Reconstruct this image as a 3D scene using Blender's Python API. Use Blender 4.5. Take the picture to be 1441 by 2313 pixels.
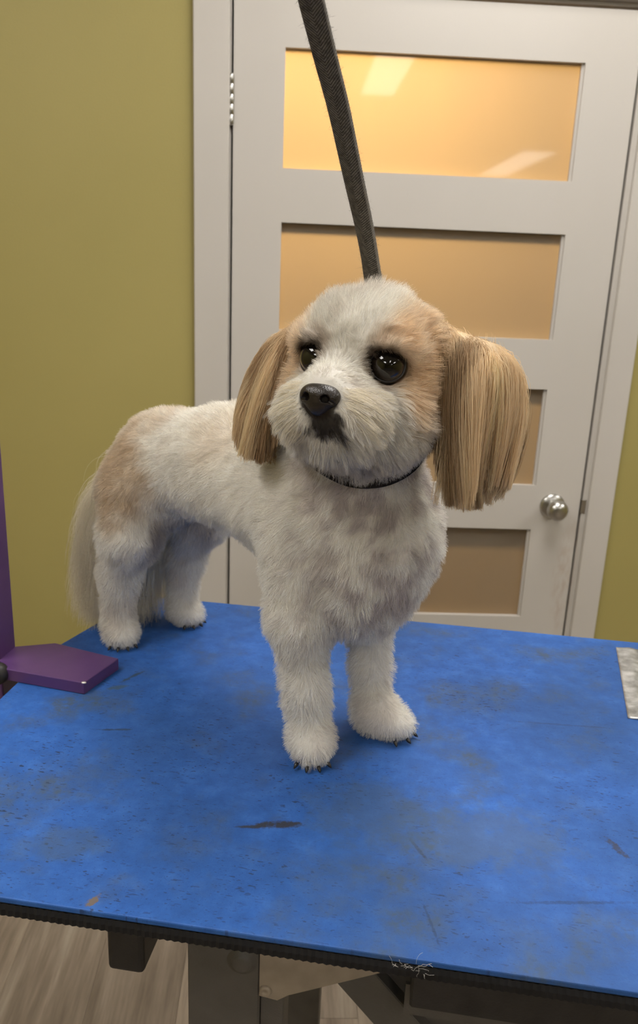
import bpy, bmesh, math, random
import numpy as np
from mathutils import Vector, Matrix
from mathutils.kdtree import KDTree

for o in list(bpy.data.objects):
    bpy.data.objects.remove(o, do_unlink=True)
SC = bpy.context.scene
COL = SC.collection
rad = math.radians
rng = np.random.default_rng(11)
random.seed(5)

# ------------------------------------------------------------------ camera
IMG_W, IMG_H = 1441.0, 2313.0
FOC, PITCH, ROLL, YAW = 1811.7, 0.28343, 0.04038, 0.04510
cam_d = bpy.data.cameras.new('camera')
cam = bpy.data.objects.new('camera', cam_d)
COL.objects.link(cam)
cam_d.sensor_fit = 'VERTICAL'
cam_d.sensor_height = 24.0
cam_d.lens = FOC / IMG_H * 24.0
cam_d.clip_start = 0.02
_f = Vector((math.sin(YAW) * math.cos(PITCH), math.cos(YAW) * math.cos(PITCH), -math.sin(PITCH)))
_r = Vector((math.cos(YAW), -math.sin(YAW), 0))
_u = _r.cross(_f)
_r2 = math.cos(ROLL) * _r + math.sin(ROLL) * _u
_u2 = -math.sin(ROLL) * _r + math.cos(ROLL) * _u
cam.matrix_world = Matrix(((_r2.x, _u2.x, -_f.x, 0.0), (_r2.y, _u2.y, -_f.y, -1.96845),
                           (_r2.z, _u2.z, -_f.z, 1.43645), (0, 0, 0, 1)))
cam_d.dof.use_dof = True
cam_d.dof.focus_distance = 0.70
cam_d.dof.aperture_fstop = 7.0
SC.camera = cam

# ------------------------------------------------------------------ world, exposure, light levels
world = bpy.data.worlds.new('world')
SC.world = world
world.use_nodes = True
world.node_tree.nodes['Background'].inputs[0].default_value = (0.9, 0.95, 1.0, 1)
world.node_tree.nodes['Background'].inputs[1].default_value = 0.05
SC.view_settings.view_transform = 'Standard'
SC.view_settings.look = 'None'
SC.view_settings.gamma = 1.0
SC.view_settings.use_curve_mapping = False
SC.view_settings.exposure = 0.57
PANEL_POWER = 9.0            # radiance of the ceiling light panels
PANEL_COLOR = (1.0, 0.965, 0.92)
HALL_POWER = 110.0           # radiance of the warm globe lamp in the hall behind the door
HALL_COLOR = (1.0, 0.59, 0.21)
CEIL_Z = 2.75
SC.cycles.max_bounces = 6
SC.cycles.diffuse_bounces = 4
SC.cycles.glossy_bounces = 3
SC.cycles.transmission_bounces = 4
SC.cycles.adaptive_threshold = 0.06
SC.cycles.adaptive_min_samples = 16


# ------------------------------------------------------------------ helpers: materials
class NT:
    def __init__(self, name):
        self.m = bpy.data.materials.new(name)
        self.m.use_nodes = True
        self.t = self.m.node_tree
        self.t.nodes.clear()
        self.out = self.t.nodes.new('ShaderNodeOutputMaterial')

    def n(self, typ, **kw):
        nd = self.t.nodes.new('ShaderNode' + typ)
        for k, v in kw.items():
            if k.startswith('i_'):
                key = k[2:].replace('_', ' ')
                self.set(nd, key, v)
            else:
                setattr(nd, k, v)
        return nd

    def set(self, nd, key, v):
        if isinstance(key, str) and key.isdigit():
            key = int(key)
        s = nd.inputs[key]
        if isinstance(v, bpy.types.NodeSocket):
            self.t.links.new(v, s)
        elif isinstance(v, bpy.types.Node):
            self.t.links.new(v.outputs[0], s)
        else:
            if isinstance(v, tuple) and len(v) == 3 and s.type == 'RGBA':
                v = (*v, 1)
            s.default_value = v

    def coord(self, scale=(1, 1, 1), rot=(0, 0, 0), loc=(0, 0, 0), which='Object'):
        c = self.n('TexCoord')
        mp = self.n('Mapping')
        self.set(mp, 'Vector', c.outputs[which])
        mp.inputs['Scale'].default_value = scale
        mp.inputs['Rotation'].default_value = rot
        mp.inputs['Location'].default_value = loc
        return mp.outputs[0]

    def noise(self, vec, scale, detail=3, rough=0.5):
        nd = self.n('TexNoise')
        self.set(nd, 'Vector', vec)
        nd.inputs['Scale'].default_value = scale
        nd.inputs['Detail'].default_value = detail
        nd.inputs['Roughness'].default_value = rough
        return nd.outputs[0]

    def ramp(self, fac, stops, interp='LINEAR'):
        nd = self.n('ValToRGB')
        self.set(nd, 'Fac', fac)
        cr = nd.color_ramp
        cr.interpolation = interp
        while len(cr.elements) < len(stops):
            cr.elements.new(0.5)
        for e, (p, c) in zip(cr.elements, stops):
            e.position = p
            e.color = (c, c, c, 1) if isinstance(c, (int, float)) else (*c, 1)
        return nd.outputs[0]

    def mix(self, fac, a, b, mode='MIX'):
        nd = self.n('MixRGB', blend_type=mode)
        self.set(nd, 0, fac)
        self.set(nd, 1, a)
        self.set(nd, 2, b)
        return nd.outputs[0]

    def math(self, op, a, b=0.0, c=0.0, clamp=False):
        nd = self.n('Math', operation=op, use_clamp=clamp)
        self.set(nd, 0, a)
        self.set(nd, 1, b)
        self.set(nd, 2, c)
        return nd.outputs[0]

    def bump(self, height, strength=0.2, dist=0.002):
        nd = self.n('Bump')
        self.set(nd, 'Height', height)
        nd.inputs['Strength'].default_value = strength
        nd.inputs['Distance'].default_value = dist
        return nd.outputs[0]

    def pbr(self, color, rough=0.5, metal=0.0, spec=0.5, normal=None, **kw):
        b = self.n('BsdfPrincipled')
        self.set(b, 'Base Color', color)
        self.set(b, 'Roughness', rough)
        self.set(b, 'Metallic', metal)
        self.set(b, 'Specular IOR Level', spec)
        if normal is not None:
            self.set(b, 'Normal', normal)
        for k, v in kw.items():
            self.set(b, k.replace('_', ' '), v)
        self.t.links.new(b.outputs[0], self.out.inputs[0])
        return b


def plain(name, color, rough=0.5, metal=0.0, spec=0.5, var=0.06, scale=40, bump=0.0, bscale=300):
    t = NT(name)
    v = t.coord()
    ns = t.noise(v, scale, 4)
    dark = tuple(c * (1 - var * 2) for c in color)
    lite = tuple(min(1, c * (1 + var)) for c in color)
    col = t.ramp(ns, [(0.3, dark), (0.7, lite)])
    nrm = t.bump(t.noise(v, bscale, 2), bump) if bump else None
    t.pbr(col, rough, metal, spec, nrm)
    return t.m


# ------------------------------------------------------------------ helpers: geometry
def link(o, parent=None):
    COL.objects.link(o)
    if parent is not None:
        o.parent = parent
    return o


def mesh_obj(name, bm, mat, parent=None, smooth=False, loc=None, rot=None):
    me = bpy.data.meshes.new(name)
    bmesh.ops.recalc_face_normals(bm, faces=bm.faces[:])
    bm.to_mesh(me)
    bm.free()
    if smooth:
        me.polygons.foreach_set('use_smooth', [True] * len(me.polygons))
    if mat:
        me.materials.append(mat)
    o = bpy.data.objects.new(name, me)
    if loc:
        o.location = loc
    if rot:
        o.rotation_euler = rot
    return link(o, parent)


def tag(o, label=None, cat=None, group=None, kind=None):
    if label:
        o['label'] = label
    if cat:
        o['category'] = cat
    if group:
        o['group'] = group
    if kind:
        o['kind'] = kind
    return o


def empty(name, loc=(0, 0, 0), rz=0.0):
    o = bpy.data.objects.new(name, None)
    o.location = loc
    o.rotation_euler = (0, 0, rz)
    o.empty_display_size = 0.05
    return link(o)


def box_bm(x0, x1, y0, y1, z0, z1, bev=0.0, seg=2):
    bm = bmesh.new()
    r = bmesh.ops.create_cube(bm, size=1)
    for v in r['verts']:
        v.co = Vector(((x0 + x1) / 2 + v.co.x * (x1 - x0), (y0 + y1) / 2 + v.co.y * (y1 - y0), (z0 + z1) / 2 + v.co.z * (z1 - z0)))
    if bev > 0:
        bmesh.ops.bevel(bm, geom=bm.edges[:], offset=bev, segments=seg, affect='EDGES', profile=0.5)
    return bm


def box(name, x0, x1, y0, y1, z0, z1, mat, parent=None, bev=0.0, seg=2):
    return mesh_obj(name, box_bm(x0, x1, y0, y1, z0, z1, bev, seg), mat, parent)


def prism_bm(poly, z0, z1, bev=0.0, seg=2):
    bm = bmesh.new()
    vs = [bm.verts.new((x, y, z0)) for x, y in poly]
    f = bm.faces.new(vs)
    r = bmesh.ops.extrude_face_region(bm, geom=[f])
    for v in r['geom']:
        if isinstance(v, bmesh.types.BMVert):
            v.co.z = z1
    if bev > 0:
        bmesh.ops.recalc_face_normals(bm, faces=bm.faces[:])
        bmesh.ops.bevel(bm, geom=bm.edges[:], offset=bev, segments=seg, affect='EDGES', profile=0.5)
    return bm


def lathe_bm(profile, seg=32, axis='Z'):
    """profile: list of (radius, height)"""
    bm = bmesh.new()
    rings = []
    for r, h in profile:
        if r < 1e-6:
            rings.append([bm.verts.new((0, 0, h))])
        else:
            rings.append([bm.verts.new((r * math.cos(2 * math.pi * k / seg), r * math.sin(2 * math.pi * k / seg), h)) for k in range(seg)])
    for a, b in zip(rings, rings[1:]):
        for k in range(seg):
            k2 = (k + 1) % seg
            if len(a) == 1 and len(b) == 1:
                continue
            if len(a) == 1:
                bm.faces.new((a[0], b[k], b[k2]))
            elif len(b) == 1:
                bm.faces.new((a[k], a[k2], b[0]))
            else:
                bm.faces.new((a[k], a[k2], b[k2], b[k]))
    if axis == 'Y':
        bmesh.ops.rotate(bm, cent=(0, 0, 0), matrix=Matrix.Rotation(rad(90), 3, 'X'), verts=bm.verts[:])
    return bm


def sweep_bm(pts, sides, up_hint, w, t, rnd=0.3):
    """flat strap: rounded rectangle w x t swept along pts; sides = width direction per point"""
    bm = bmesh.new()
    rings = []
    n = len(pts)
    sec = []
    c = t * rnd
    for sx, sy in ((1, 1), (-1, 1), (-1, -1), (1, -1)):
        cx, cy = sx * (w / 2 - c), sy * (t / 2 - c)
        a0 = {(1, 1): 0, (-1, 1): 90, (-1, -1): 180, (1, -1): 270}[(sx, sy)]
        for a in (0, 45, 90):
            sec.append((cx + c * math.cos(rad(a0 + a)), cy + c * math.sin(rad(a0 + a))))
    for i, p in enumerate(pts):
        tan = (pts[min(i + 1, n - 1)] - pts[max(i - 1, 0)]).normalized()
        s = sides[i] - tan * sides[i].dot(tan)
        s.normalize()
        nn = tan.cross(s)
        ww = w[i] if hasattr(w, '__len__') else 1.0
        rings.append([bm.verts.new(p + s * a * ww + nn * b) for a, b in sec])
    m = len(sec)
    for a, b in zip(rings, rings[1:]):
        for k in range(m):
            bm.faces.new((a[k], a[(k + 1) % m], b[(k + 1) % m], b[k]))
    bm.faces.new(rings[0])
    bm.faces.new(rings[-1])
    return bm


def np_mesh(name, V, F, mat, parent=None, smooth=True):
    me = bpy.data.meshes.new(name)
    me.from_pydata(V.tolist(), [], F.tolist())
    me.update()
    if smooth:
        me.polygons.foreach_set('use_smooth', np.ones(len(me.polygons), bool))
    me.materials.append(mat)
    o = bpy.data.objects.new(name, me)
    return link(o, parent)


# ------------------------------------------------------------------ the room
def wall_paint(name, a, b):
    t = NT(name)
    v = t.coord()
    col = t.ramp(t.noise(v, 1.7, 4), [(0.3, a), (0.7, b)])
    nrm = t.bump(t.noise(v, 260, 3), 0.18, 0.0015)
    t.pbr(col, 0.55, 0, 0.35, nrm)
    return t.m


M_GREEN = wall_paint('green_wall_paint', (0.335, 0.282, 0.096), (0.365, 0.308, 0.108))
M_CEIL = plain('ceiling_white', (0.75, 0.74, 0.71), 0.9, var=0.03, scale=8)
M_WHITE = None


def white_paint():
    t = NT('white_door_paint')
    v = t.coord()
    base = t.ramp(t.noise(v, 2.5, 4), [(0.3, (0.50, 0.470, 0.430)), (0.7, (0.53, 0.498, 0.458))])
    # faint brown scuffs and finger marks near the latch edge
    c = t.n('NewGeometry')
    sp = t.n('SeparateXYZ')
    t.set(sp, 0, c.outputs['Position'])
    dx = t.math('MULTIPLY', t.math('SUBTRACT', sp.outputs[0], 0.745), 28.0)
    dz = t.math('MULTIPLY', t.math('SUBTRACT', sp.outputs[2], 0.70), 5.5)
    d2 = t.math('ADD', t.math('MULTIPLY', dx, dx), t.math('MULTIPLY', dz, dz))
    msk = t.math('SUBTRACT', 1.0, d2, clamp=True)
    msk = t.math('MULTIPLY', msk, t.ramp(t.noise(t.coord((1, 1, .35)), 60, 5, .65), [(0.42, 0.0), (0.72, 0.75)]))
    col = t.mix(msk, base, (0.36, 0.26, 0.19))
    nrm = t.bump(t.noise(v, 120, 2), 0.05, 0.001)
    t.pbr(col, 0.42, 0, 0.45, nrm)
    return t.m


M_WHITE = white_paint()


def floor_mat():
    t = NT('vinyl_plank')
    oi = t.n('ObjectInfo')
    v = t.n('TexCoord').outputs['Object']
    off = t.n('VectorMath', operation='ADD')
    t.set(off, 0, v)
    cmb = t.n('CombineXYZ')
    t.set(cmb, 0, t.math('MULTIPLY', oi.outputs['Random'], 37.0))
    t.set(cmb, 1, t.math('MULTIPLY', oi.outputs['Random'], 91.0))
    t.set(off, 1, cmb)
    mp = t.n('Mapping')
    t.set(mp, 'Vector', off)
    mp.inputs['Scale'].default_value = (11, 1.0, 1)
    g1 = t.noise(mp.outputs[0], 2.2, 6, 0.62)
    mp2 = t.n('Mapping')
    t.set(mp2, 'Vector', off)
    mp2.inputs['Scale'].default_value = (60, 2.2, 1)
    g2 = t.noise(mp2.outputs[0], 3.0, 4, 0.6)
    base = t.ramp(g1, [(0.25, (0.135, 0.104, 0.078)), (0.5, (0.26, 0.208, 0.160)), (0.75, (0.40, 0.34, 0.275))])
    col = t.mix(0.45, base, t.ramp(g2, [(0.3, (0.42, 0.40, 0.38)), (0.7, (1.0, 1.0, 1.0))]), 'MULTIPLY')
    tint = t.math('MULTIPLY_ADD', oi.outputs['Random'], 0.35, 0.85)
    col = t.mix(1.0, col, tint, 'MULTIPLY')
    t.pbr(col, 0.45, 0, 0.4, t.bump(g2, 0.08, 0.001))
    return t.m


M_PLANK = floor_mat()
M_SUB = plain('floor_underlay', (0.05, 0.045, 0.04), 0.9)

RX0, RX1, RY0 = -2.2, 3.6, -9.6
floor = box('floor', RX0 - .1, RX1 + .1, RY0 - .1, 1.7, -0.06, -0.006, M_SUB)
tag(floor, kind='structure', label='grey brown wood plank vinyl floor')
_pl = box_bm(-0.0913, 0.0913, -0.6097, 0.6097, -0.006, 0.0, 0.0005, 1)
pm = bpy.data.meshes.new('plank')
_pl.to_mesh(pm)
_pl.free()
pm.materials.append(M_PLANK)
ix = 0
x = RX0 + 0.09
while x < RX1 - 0.05:
    y = RY0 + 0.61 + (ix * 0.43) % 1.2
    while y < 0.7:
        if y > -4.3 and -1.5 < x < 1.6:
            p = bpy.data.objects.new('plank', pm)
            p.location = (x, y, 0)
            link(p, floor)
        y += 1.22
    x += 0.183
    ix += 1
# beyond the planks that can be seen, the floor goes on in the same vinyl
for (a, b, c, d) in ((RX0, -1.46, RY0, 0.0), (1.66, RX1, RY0, 0.0), (-1.46, 1.66, RY0, -4.95)):
    box('floor_sheet', a, b, c, d, -0.006, -0.001, M_PLANK, floor)

DOOR_L, DOOR_R, DOOR_T = -0.141, 0.764, 2.03
CAS_L, CAS_R = -0.225, 0.844
wb = tag(box('wall_back', RX0, CAS_L + .03, 0.0, 0.10, 0, CEIL_Z, M_GREEN), kind='structure', label='olive green painted wall around the white door')
box('wall_section', CAS_R - .03, RX1, 0.0, 0.10, 0, CEIL_Z, M_GREEN, wb)
box('wall_header', CAS_L + .03, CAS_R - .03, 0.0, 0.10, DOOR_T + 0.04, CEIL_Z, M_GREEN, wb)
tag(box('wall_left', RX0 - .1, RX0, RY0, 1.6, 0, CEIL_Z, M_GREEN), kind='structure', label='olive green side wall of the room')
tag(box('wall_right', RX1, RX1 + .1, RY0, 1.6, 0, CEIL_Z, M_GREEN), kind='structure', label='olive green side wall on the far side')
tag(box('wall_front', RX0, RX1, RY0 - .1, RY0, 0, CEIL_Z, M_GREEN), kind='structure', label='olive green wall behind the viewer')
tag(box('ceiling', RX0 - .1, RX1 + .1, RY0 - .1, 1.7, CEIL_Z, CEIL_Z + .08, M_CEIL), kind='structure', label='white ceiling with light panels')
# hall behind the door
M_HALL = plain('hall_darkened_paint', (0.10, 0.08, 0.055), 0.8, var=0.03, scale=5)  # darkened so the hall bounces less lamp light onto the panes
tag(box('wall_hall', RX0, RX1, 1.5, 1.6, 0, CEIL_Z, M_HALL), kind='structure', label='unseen hall wall behind the door, darkened to cut bounced light')

# ceiling light panels (each a frame and a glowing diffuser)
em = NT('light_panel_diffuser')
e = em.n('Emission')
e.inputs[0].default_value = (*PANEL_COLOR, 1)
e.inputs[1].default_value = PANEL_POWER
em.t.links.new(e.outputs[0], em.out.inputs[0])
M_PANEL = em.m
M_FRAME = plain('panel_frame_white', (0.8, 0.8, 0.79), 0.5, var=0.02)


def light_panel(x, y, w, l, label):
    r = empty('ceiling_light', (x, y, CEIL_Z))
    tag(r, label, 'ceiling light', 'ceiling light panels')
    bm = bmesh.new()
    for (a, b, c, d) in ((-w / 2 - .02, -w / 2, -l / 2 - .02, l / 2 + .02), (w / 2, w / 2 + .02, -l / 2 - .02, l / 2 + .02),
                         (-w / 2, w / 2, -l / 2 - .02, -l / 2), (-w / 2, w / 2, l / 2, l / 2 + .02)):
        q = bmesh.ops.create_cube(bm, size=1)
        for v in q['verts']:
            v.co = Vector(((a + b) / 2 + v.co.x * (b - a), (c + d) / 2 + v.co.y * (d - c), -0.011 + v.co.z * 0.02))
    mesh_obj('frame', bm, M_FRAME, r)
    box('diffuser', -w / 2, w / 2, -l / 2, l / 2, -0.012, -0.002, M_PANEL, r)
    return r


light_panel(0.59, -3.85, 0.24, 1.2, 'ceiling light panel mirrored in the middle of the top glass pane')
light_panel(2.45, -7.6, 0.34, 2.0, 'ceiling light panel mirrored at the lower right of the top pane')
light_panel(0.50, -0.88, 0.6, 1.2, 'ceiling light panel above the grooming table')
light_panel(-1.15, -1.7, 0.6, 1.2, 'unseen ceiling light panel placed to brighten the left side')  # unseen panel, set here to brighten the left side of the room
light_panel(2.4, -1.3, 0.6, 1.2, 'ceiling light panel near the right wall')
light_panel(-1.15, -4.3, 0.6, 1.2, 'added unseen fill panel on the left ceiling, well back from the door')  # added out of view to lift the low door and wall from the front
light_panel(2.4, -4.1, 0.6, 1.2, 'added unseen fill panel on the right ceiling, well back from the door')  # second added fill panel, flattens the top-down light

# ------------------------------------------------------------------ door, jamb and casing
door = tag(empty('door_1', (0, 0, 0)), 'white door with five horizontal frosted amber glass panes', None, kind='structure')
PL, PR = -0.025, 0.641
ZS = [(1.918, 1.673), (1.557, 1.314), (1.194, 0.949), (0.831, 0.586), (0.468, 0.223)]
DF, DB = 0.0, 0.040          # door front / back faces (y)
BEV = 0.0
box('stile', DOOR_L + .003, PL, DF, DB, 0.012, DOOR_T - .004, M_WHITE, door, BEV, 1)
box('stile', PR, DOOR_R - .003, DF, DB, 0.012, DOOR_T - .004, M_WHITE, door, BEV, 1)
prev = DOOR_T - .004
for (zt, zb) in ZS:
    box('rail', PL, PR, DF, DB, zt, prev, M_WHITE, door, BEV, 1)
    prev = zb
box('rail', PL, PR, DF, DB, 0.012, prev, M_WHITE, door, BEV, 1)


def glass_mat():
    t = NT('frosted_amber_glass')
    v = t.coord()
    tr = t.n('BsdfTranslucent')
    tr.inputs[0].default_value = (0.92, 0.83, 0.66, 1)
    df = t.n('BsdfDiffuse')
    df.inputs[0].default_value = (0.26, 0.235, 0.19, 1)
    m1 = t.n('MixShader')
    m1.inputs[0].default_value = 0.5
    t.t.links.new(tr.outputs[0], m1.inputs[1])
    t.t.links.new(df.outputs[0], m1.inputs[2])
    gl = t.n('BsdfGlossy')
    gl.inputs['Roughness'].default_value = 0.035
    fr = t.n('Fresnel')
    fr.inputs[0].default_value = 1.32
    m2 = t.n('MixShader')
    t.t.links.new(fr.outputs[0], m2.inputs[0])
    t.t.links.new(m1.outputs[0], m2.inputs[1])
    t.t.links.new(gl.outputs[0], m2.inputs[2])
    t.t.links.new(m2.outputs[0], t.out.inputs[0])
    return t.m


M_GLASS = glass_mat()
for (zt, zb) in ZS:
    # a single sheet of frosted glass set into the frame, with a slim glazing bead on each side
    bm = bmesh.new()
    vs = [bm.verts.new(c) for c in ((PL - .004, 0.014, zb - .004), (PR + .004, 0.014, zb - .004), (PR + .004, 0.014, zt + .004), (PL - .004, 0.014, zt + .004))]
    bm.faces.new(vs)
    mesh_obj('glass_pane', bm, M_GLASS, door)
    box('glazing_bead', PR - .0065, PR, 0.0055, 0.0135, zb, zt, M_WHITE, door)

# knob
M_STEEL = plain('satin_nickel', (0.50, 0.49, 0.46), 0.28, 1.0, var=0.04, scale=20)
kx, kz = 0.690, 0.896
kn = empty('knob')
COL.objects.unlink(kn)
kb = lathe_bm([(0, 0.062), (0.012, 0.0615), (0.020, 0.058), (0.0255, 0.050), (0.0268, 0.042), (0.025, 0.034), (0.019, 0.027), (0.0125, 0.023), (0.0115, 0.012), (0.0125, 0.008)], 40, 'Y')
knob = mesh_obj('door_knob', kb, M_STEEL, door, True, (kx, 0, kz))
mesh_obj('rosette', lathe_bm([(0.0, 0.010), (0.018, 0.010), (0.0285, 0.007), (0.0325, 0.003), (0.033, 0.0)], 40, 'Y'), M_STEEL, knob, True)
bpy.data.objects.remove(kn)
# latch strike on the door edge / jamb
box('latch_plate', DOOR_R - .001, DOOR_R + .0125, -0.0045, 0.012, kz - .016, kz + .020, M_STEEL, door, 0.001, 1)
# hinge with knuckles
for hz in (1.808, 0.25):
    h = mesh_obj('hinge', lathe_bm([(0, -.052), (.0045, -.052), (.0058, -.049), (.0058, -.0315), (.0054, -.031), (.0054, -.0305), (.0058, -.030), (.0058, -.0105), (.0054, -.010), (.0054, -.0095), (.0058, -.009), (.0058, .0095), (.0054, .010), (.0054, .0105), (.0058, .011), (.0058, .0305), (.0054, .031), (.0054, .0315), (.0058, .032), (.0058, .049), (.0045, .052), (0, .052)], 16), M_STEEL, door, True, (DOOR_L - .001, -0.0035, hz))
    box('hinge_leaf', -0.012, -0.002, -0.001, 0.002, -0.05, 0.05, M_STEEL, h)

M_GAP = plain('dark_gap', (0.09, 0.07, 0.055), 0.9)
jam = tag(empty('trim_1'), 'white door jamb and flat casing around the door', None, kind='structure')
box('casing', CAS_L, DOOR_L - .0045, -0.014, 0.006, 0, DOOR_T + .085, M_WHITE, jam, 0.002, 1)
box('casing', DOOR_R + .0155, CAS_R, -0.014, 0.006, 0, DOOR_T + .085, M_WHITE, jam, 0.002, 1)
box('casing', DOOR_L - .0045, DOOR_R + .0155, -0.014, 0.006, DOOR_T + .012, DOOR_T + .085, M_WHITE, jam, 0.002, 1)
box('jamb', DOOR_L - .03, DOOR_L - .0015, 0.006, 0.10, 0, DOOR_T + .02, M_WHITE, jam)
box('jamb', DOOR_R + .003, DOOR_R + .04, -0.002, 0.10, 0, DOOR_T + .02, M_WHITE, jam)
box('jamb', DOOR_L, DOOR_R, 0.006, 0.10, DOOR_T + .004, DOOR_T + .045, M_WHITE, jam)
box('door_stop', DOOR_L - .002, PL - .06, 0.0405, 0.055, 0, DOOR_T, M_WHITE, jam)
box('door_stop', PR + .06, DOOR_R + .004, 0.0405, 0.055, 0, DOOR_T, M_WHITE, jam)
tag(box('baseboard_back', RX0, CAS_L, -0.012, 0.0, 0, 0.09, M_WHITE, None, 0.002, 1), kind='structure', label='white baseboard along the green wall')
tag(box('baseboard_right', CAS_R, RX1, -0.012, 0.0, 0, 0.09, M_WHITE, None, 0.002, 1), kind='structure', label='white baseboard right of the door')

# warm globe lamp in the hall
gm = NT('warm_globe')
e = gm.n('Emission')
e.inputs[0].default_value = (*HALL_COLOR, 1)
e.inputs[1].default_value = HALL_POWER
gm.t.links.new(e.outputs[0], gm.out.inputs[0])
lamp = tag(empty('hall_lamp', (0.12, 0.58, 2.03)), 'warm globe lamp glowing behind the top glass pane', 'lamp')
gb = bmesh.new()
bmesh.ops.create_uvsphere(gb, u_segments=20, v_segments=12, radius=0.075)
mesh_obj('globe', gb, gm.m, lamp, True)
mesh_obj('stem', lathe_bm([(0, .72), (.05, .72), (.05, .705), (.01, .695), (.01, .085), (.03, .075), (.03, .06), (0, .06)], 16), M_STEEL, lamp, True)

# ------------------------------------------------------------------ grooming table
TH = 0.955                     # height of the table top
TA = rad(-10.35)
TY0, TY1 = -1.4505, -0.8305    # front / rear edge in the table's own axes
TX0, TX1 = -0.115, 0.985
table = tag(empty('grooming_table', (0, 0, 0), TA), 'blue topped dog grooming table with black edge and steel legs', 'table')


def mat_blue():
    t = NT('blue_rubber_mat')
    v = t.coord()
    fine = t.noise(v, 900, 3, 0.7)
    mid = t.noise(v, 45, 5, 0.62)
    big = t.noise(v, 6.5, 4, 0.55)
    base = t.ramp(mid, [(0.25, (0.016, 0.084, 0.315)), (0.5, (0.024, 0.115, 0.425)), (0.75, (0.046, 0.162, 0.530))])
    base = t.mix(t.ramp(big, [(0.35, 0.55), (0.68, 0.0)]), base, (0.018, 0.066, 0.200))
    # pale fuzz speckle
    base = t.mix(t.ramp(fine, [(0.60, 0.0), (0.82, 0.35)]), base, (0.17, 0.26, 0.46))
    base = t.mix(t.ramp(t.noise(v, 380, 4, .8), [(0.30, 0.45), (0.45, 0.0)]), base, (0.012, 0.045, 0.16))
    # grubby brownish patches
    grub = t.math('MULTIPLY', t.ramp(t.noise(t.coord(loc=(3.1, 1.7, 0)), 14, 4, .6), [(0.50, 0.0), (0.72, 0.85)]), t.ramp(t.noise(v, 120, 4, .7), [(0.35, 0.25), (0.6, 1.0)]))
    base = t.mix(grub, base, (0.060, 0.085, 0.105))
    # little claw nicks: thin and stretched, in two directions
    msk = t.ramp(t.noise(t.coord(loc=(2.3, 2.0, 0)), 11, 4, .6), [(0.42, 0.12), (0.64, 1.0)])
    for rot, sc, thr in ((0.25, (70, 240, 1), 0.650), (-0.5, (150, 330, 1), 0.650), (0.9, (110, 260, 1), 0.660)):
        nk = t.noise(t.coord(sc, (0, 0, rot)), 1.0, 2, .5)
        base = t.mix(t.math('MULTIPLY', t.ramp(nk, [(thr, 0.0), (thr + .035, 0.85)]), msk), base, (0.012, 0.022, 0.055))

    shared = {k: t.noise(v, k, 4, .72) for k in (40, 90, 230)}

    # scuffs with a place and shape of their own (table axes, metres)
    def scuff(cx, cy, ang, hl, hw, color, amt, nscale=90, prev=None):
        mp = t.n('Mapping', vector_type='TEXTURE')
        t.set(mp, 'Vector', t.n('TexCoord').outputs['Object'])
        mp.inputs['Location'].default_value = (cx, cy, 0)
        mp.inputs['Rotation'].default_value = (0, 0, ang)
        mp.inputs['Scale'].default_value = (hl, hw, 1)
        sp = t.n('SeparateXYZ')
        t.set(sp, 0, mp.outputs[0])
        r = t.math('ADD', t.math('MULTIPLY', sp.outputs[0], sp.outputs[0]), t.math('MULTIPLY', sp.outputs[1], sp.outputs[1]))
        r = t.math('ADD', r, t.math('MULTIPLY_ADD', shared[40 if nscale < 70 else (90 if nscale < 140 else 230)], 3.2, -1.6))
        k = t.ramp(r, [(0.25, amt), (0.95, 0.0)])
        return t.mix(k, prev, color)
    base = scuff(0.244, -1.3215, rad(14), 0.027, 0.0062, (0.030, 0.030, 0.036), 0.95, 90, base)
    base = scuff(0.222, -1.328, rad(14), 0.018, 0.0022, (0.030, 0.034, 0.05), 0.9, 90, base)
    base = scuff(0.1175, -1.4405, rad(70), 0.0085, 0.0045, (0.16, 0.12, 0.085), 0.95, 160, base)
    base = scuff(0.005, -1.1115, rad(30), 0.016, 0.006, (0.055, 0.085, 0.09), 0.7, 90, base)
    base = scuff(0.012, -1.083, rad(62), 0.024, 0.0035, (0.03, 0.05, 0.06), 0.8, 90, base)
    base = scuff(0.065, -1.385, rad(15), 0.05, 0.025, (0.060, 0.095, 0.13), 0.40, 60, base)
    base = scuff(0.040, -1.200, rad(12), 0.022, 0.0022, (0.02, 0.04, 0.08), 0.8, 90, base)
    base = scuff(0.500, -1.3690, rad(11), 0.065, 0.0022, (0.012, 0.020, 0.035), 0.4, 300, base)
    base = scuff(0.530, -1.0850, rad(4), 0.075, 0.0022, (0.02, 0.04, 0.10), 0.4, 300, base)
    base = scuff(0.384, -1.4140, rad(-72), 0.026, 0.0016, (0.015, 0.03, 0.07), 0.5, 220, base)
    base = scuff(0.548, -1.292, rad(-60), 0.016, 0.0045, (0.035, 0.030, 0.028), 0.7, 220, base)
    base = scuff(0.372, -1.330, rad(-58), 0.016, 0.0022, (0.03, 0.035, 0.04), 0.6, 220, base)
    base = scuff(0.430, -1.300, rad(10), 0.09, 0.05, (0.065, 0.105, 0.17), 0.5, 40, base)
    base = scuff(0.330, -1.285, rad(0), 0.08, 0.06, (0.045, 0.085, 0.16), 0.5, 40, base)
    nrm = t.bump(t.noise(v, 700, 3, .7), 0.35, 0.0008)
    t.pbr(base, 0.58, 0, 0.35, nrm)
    return t.m


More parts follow.
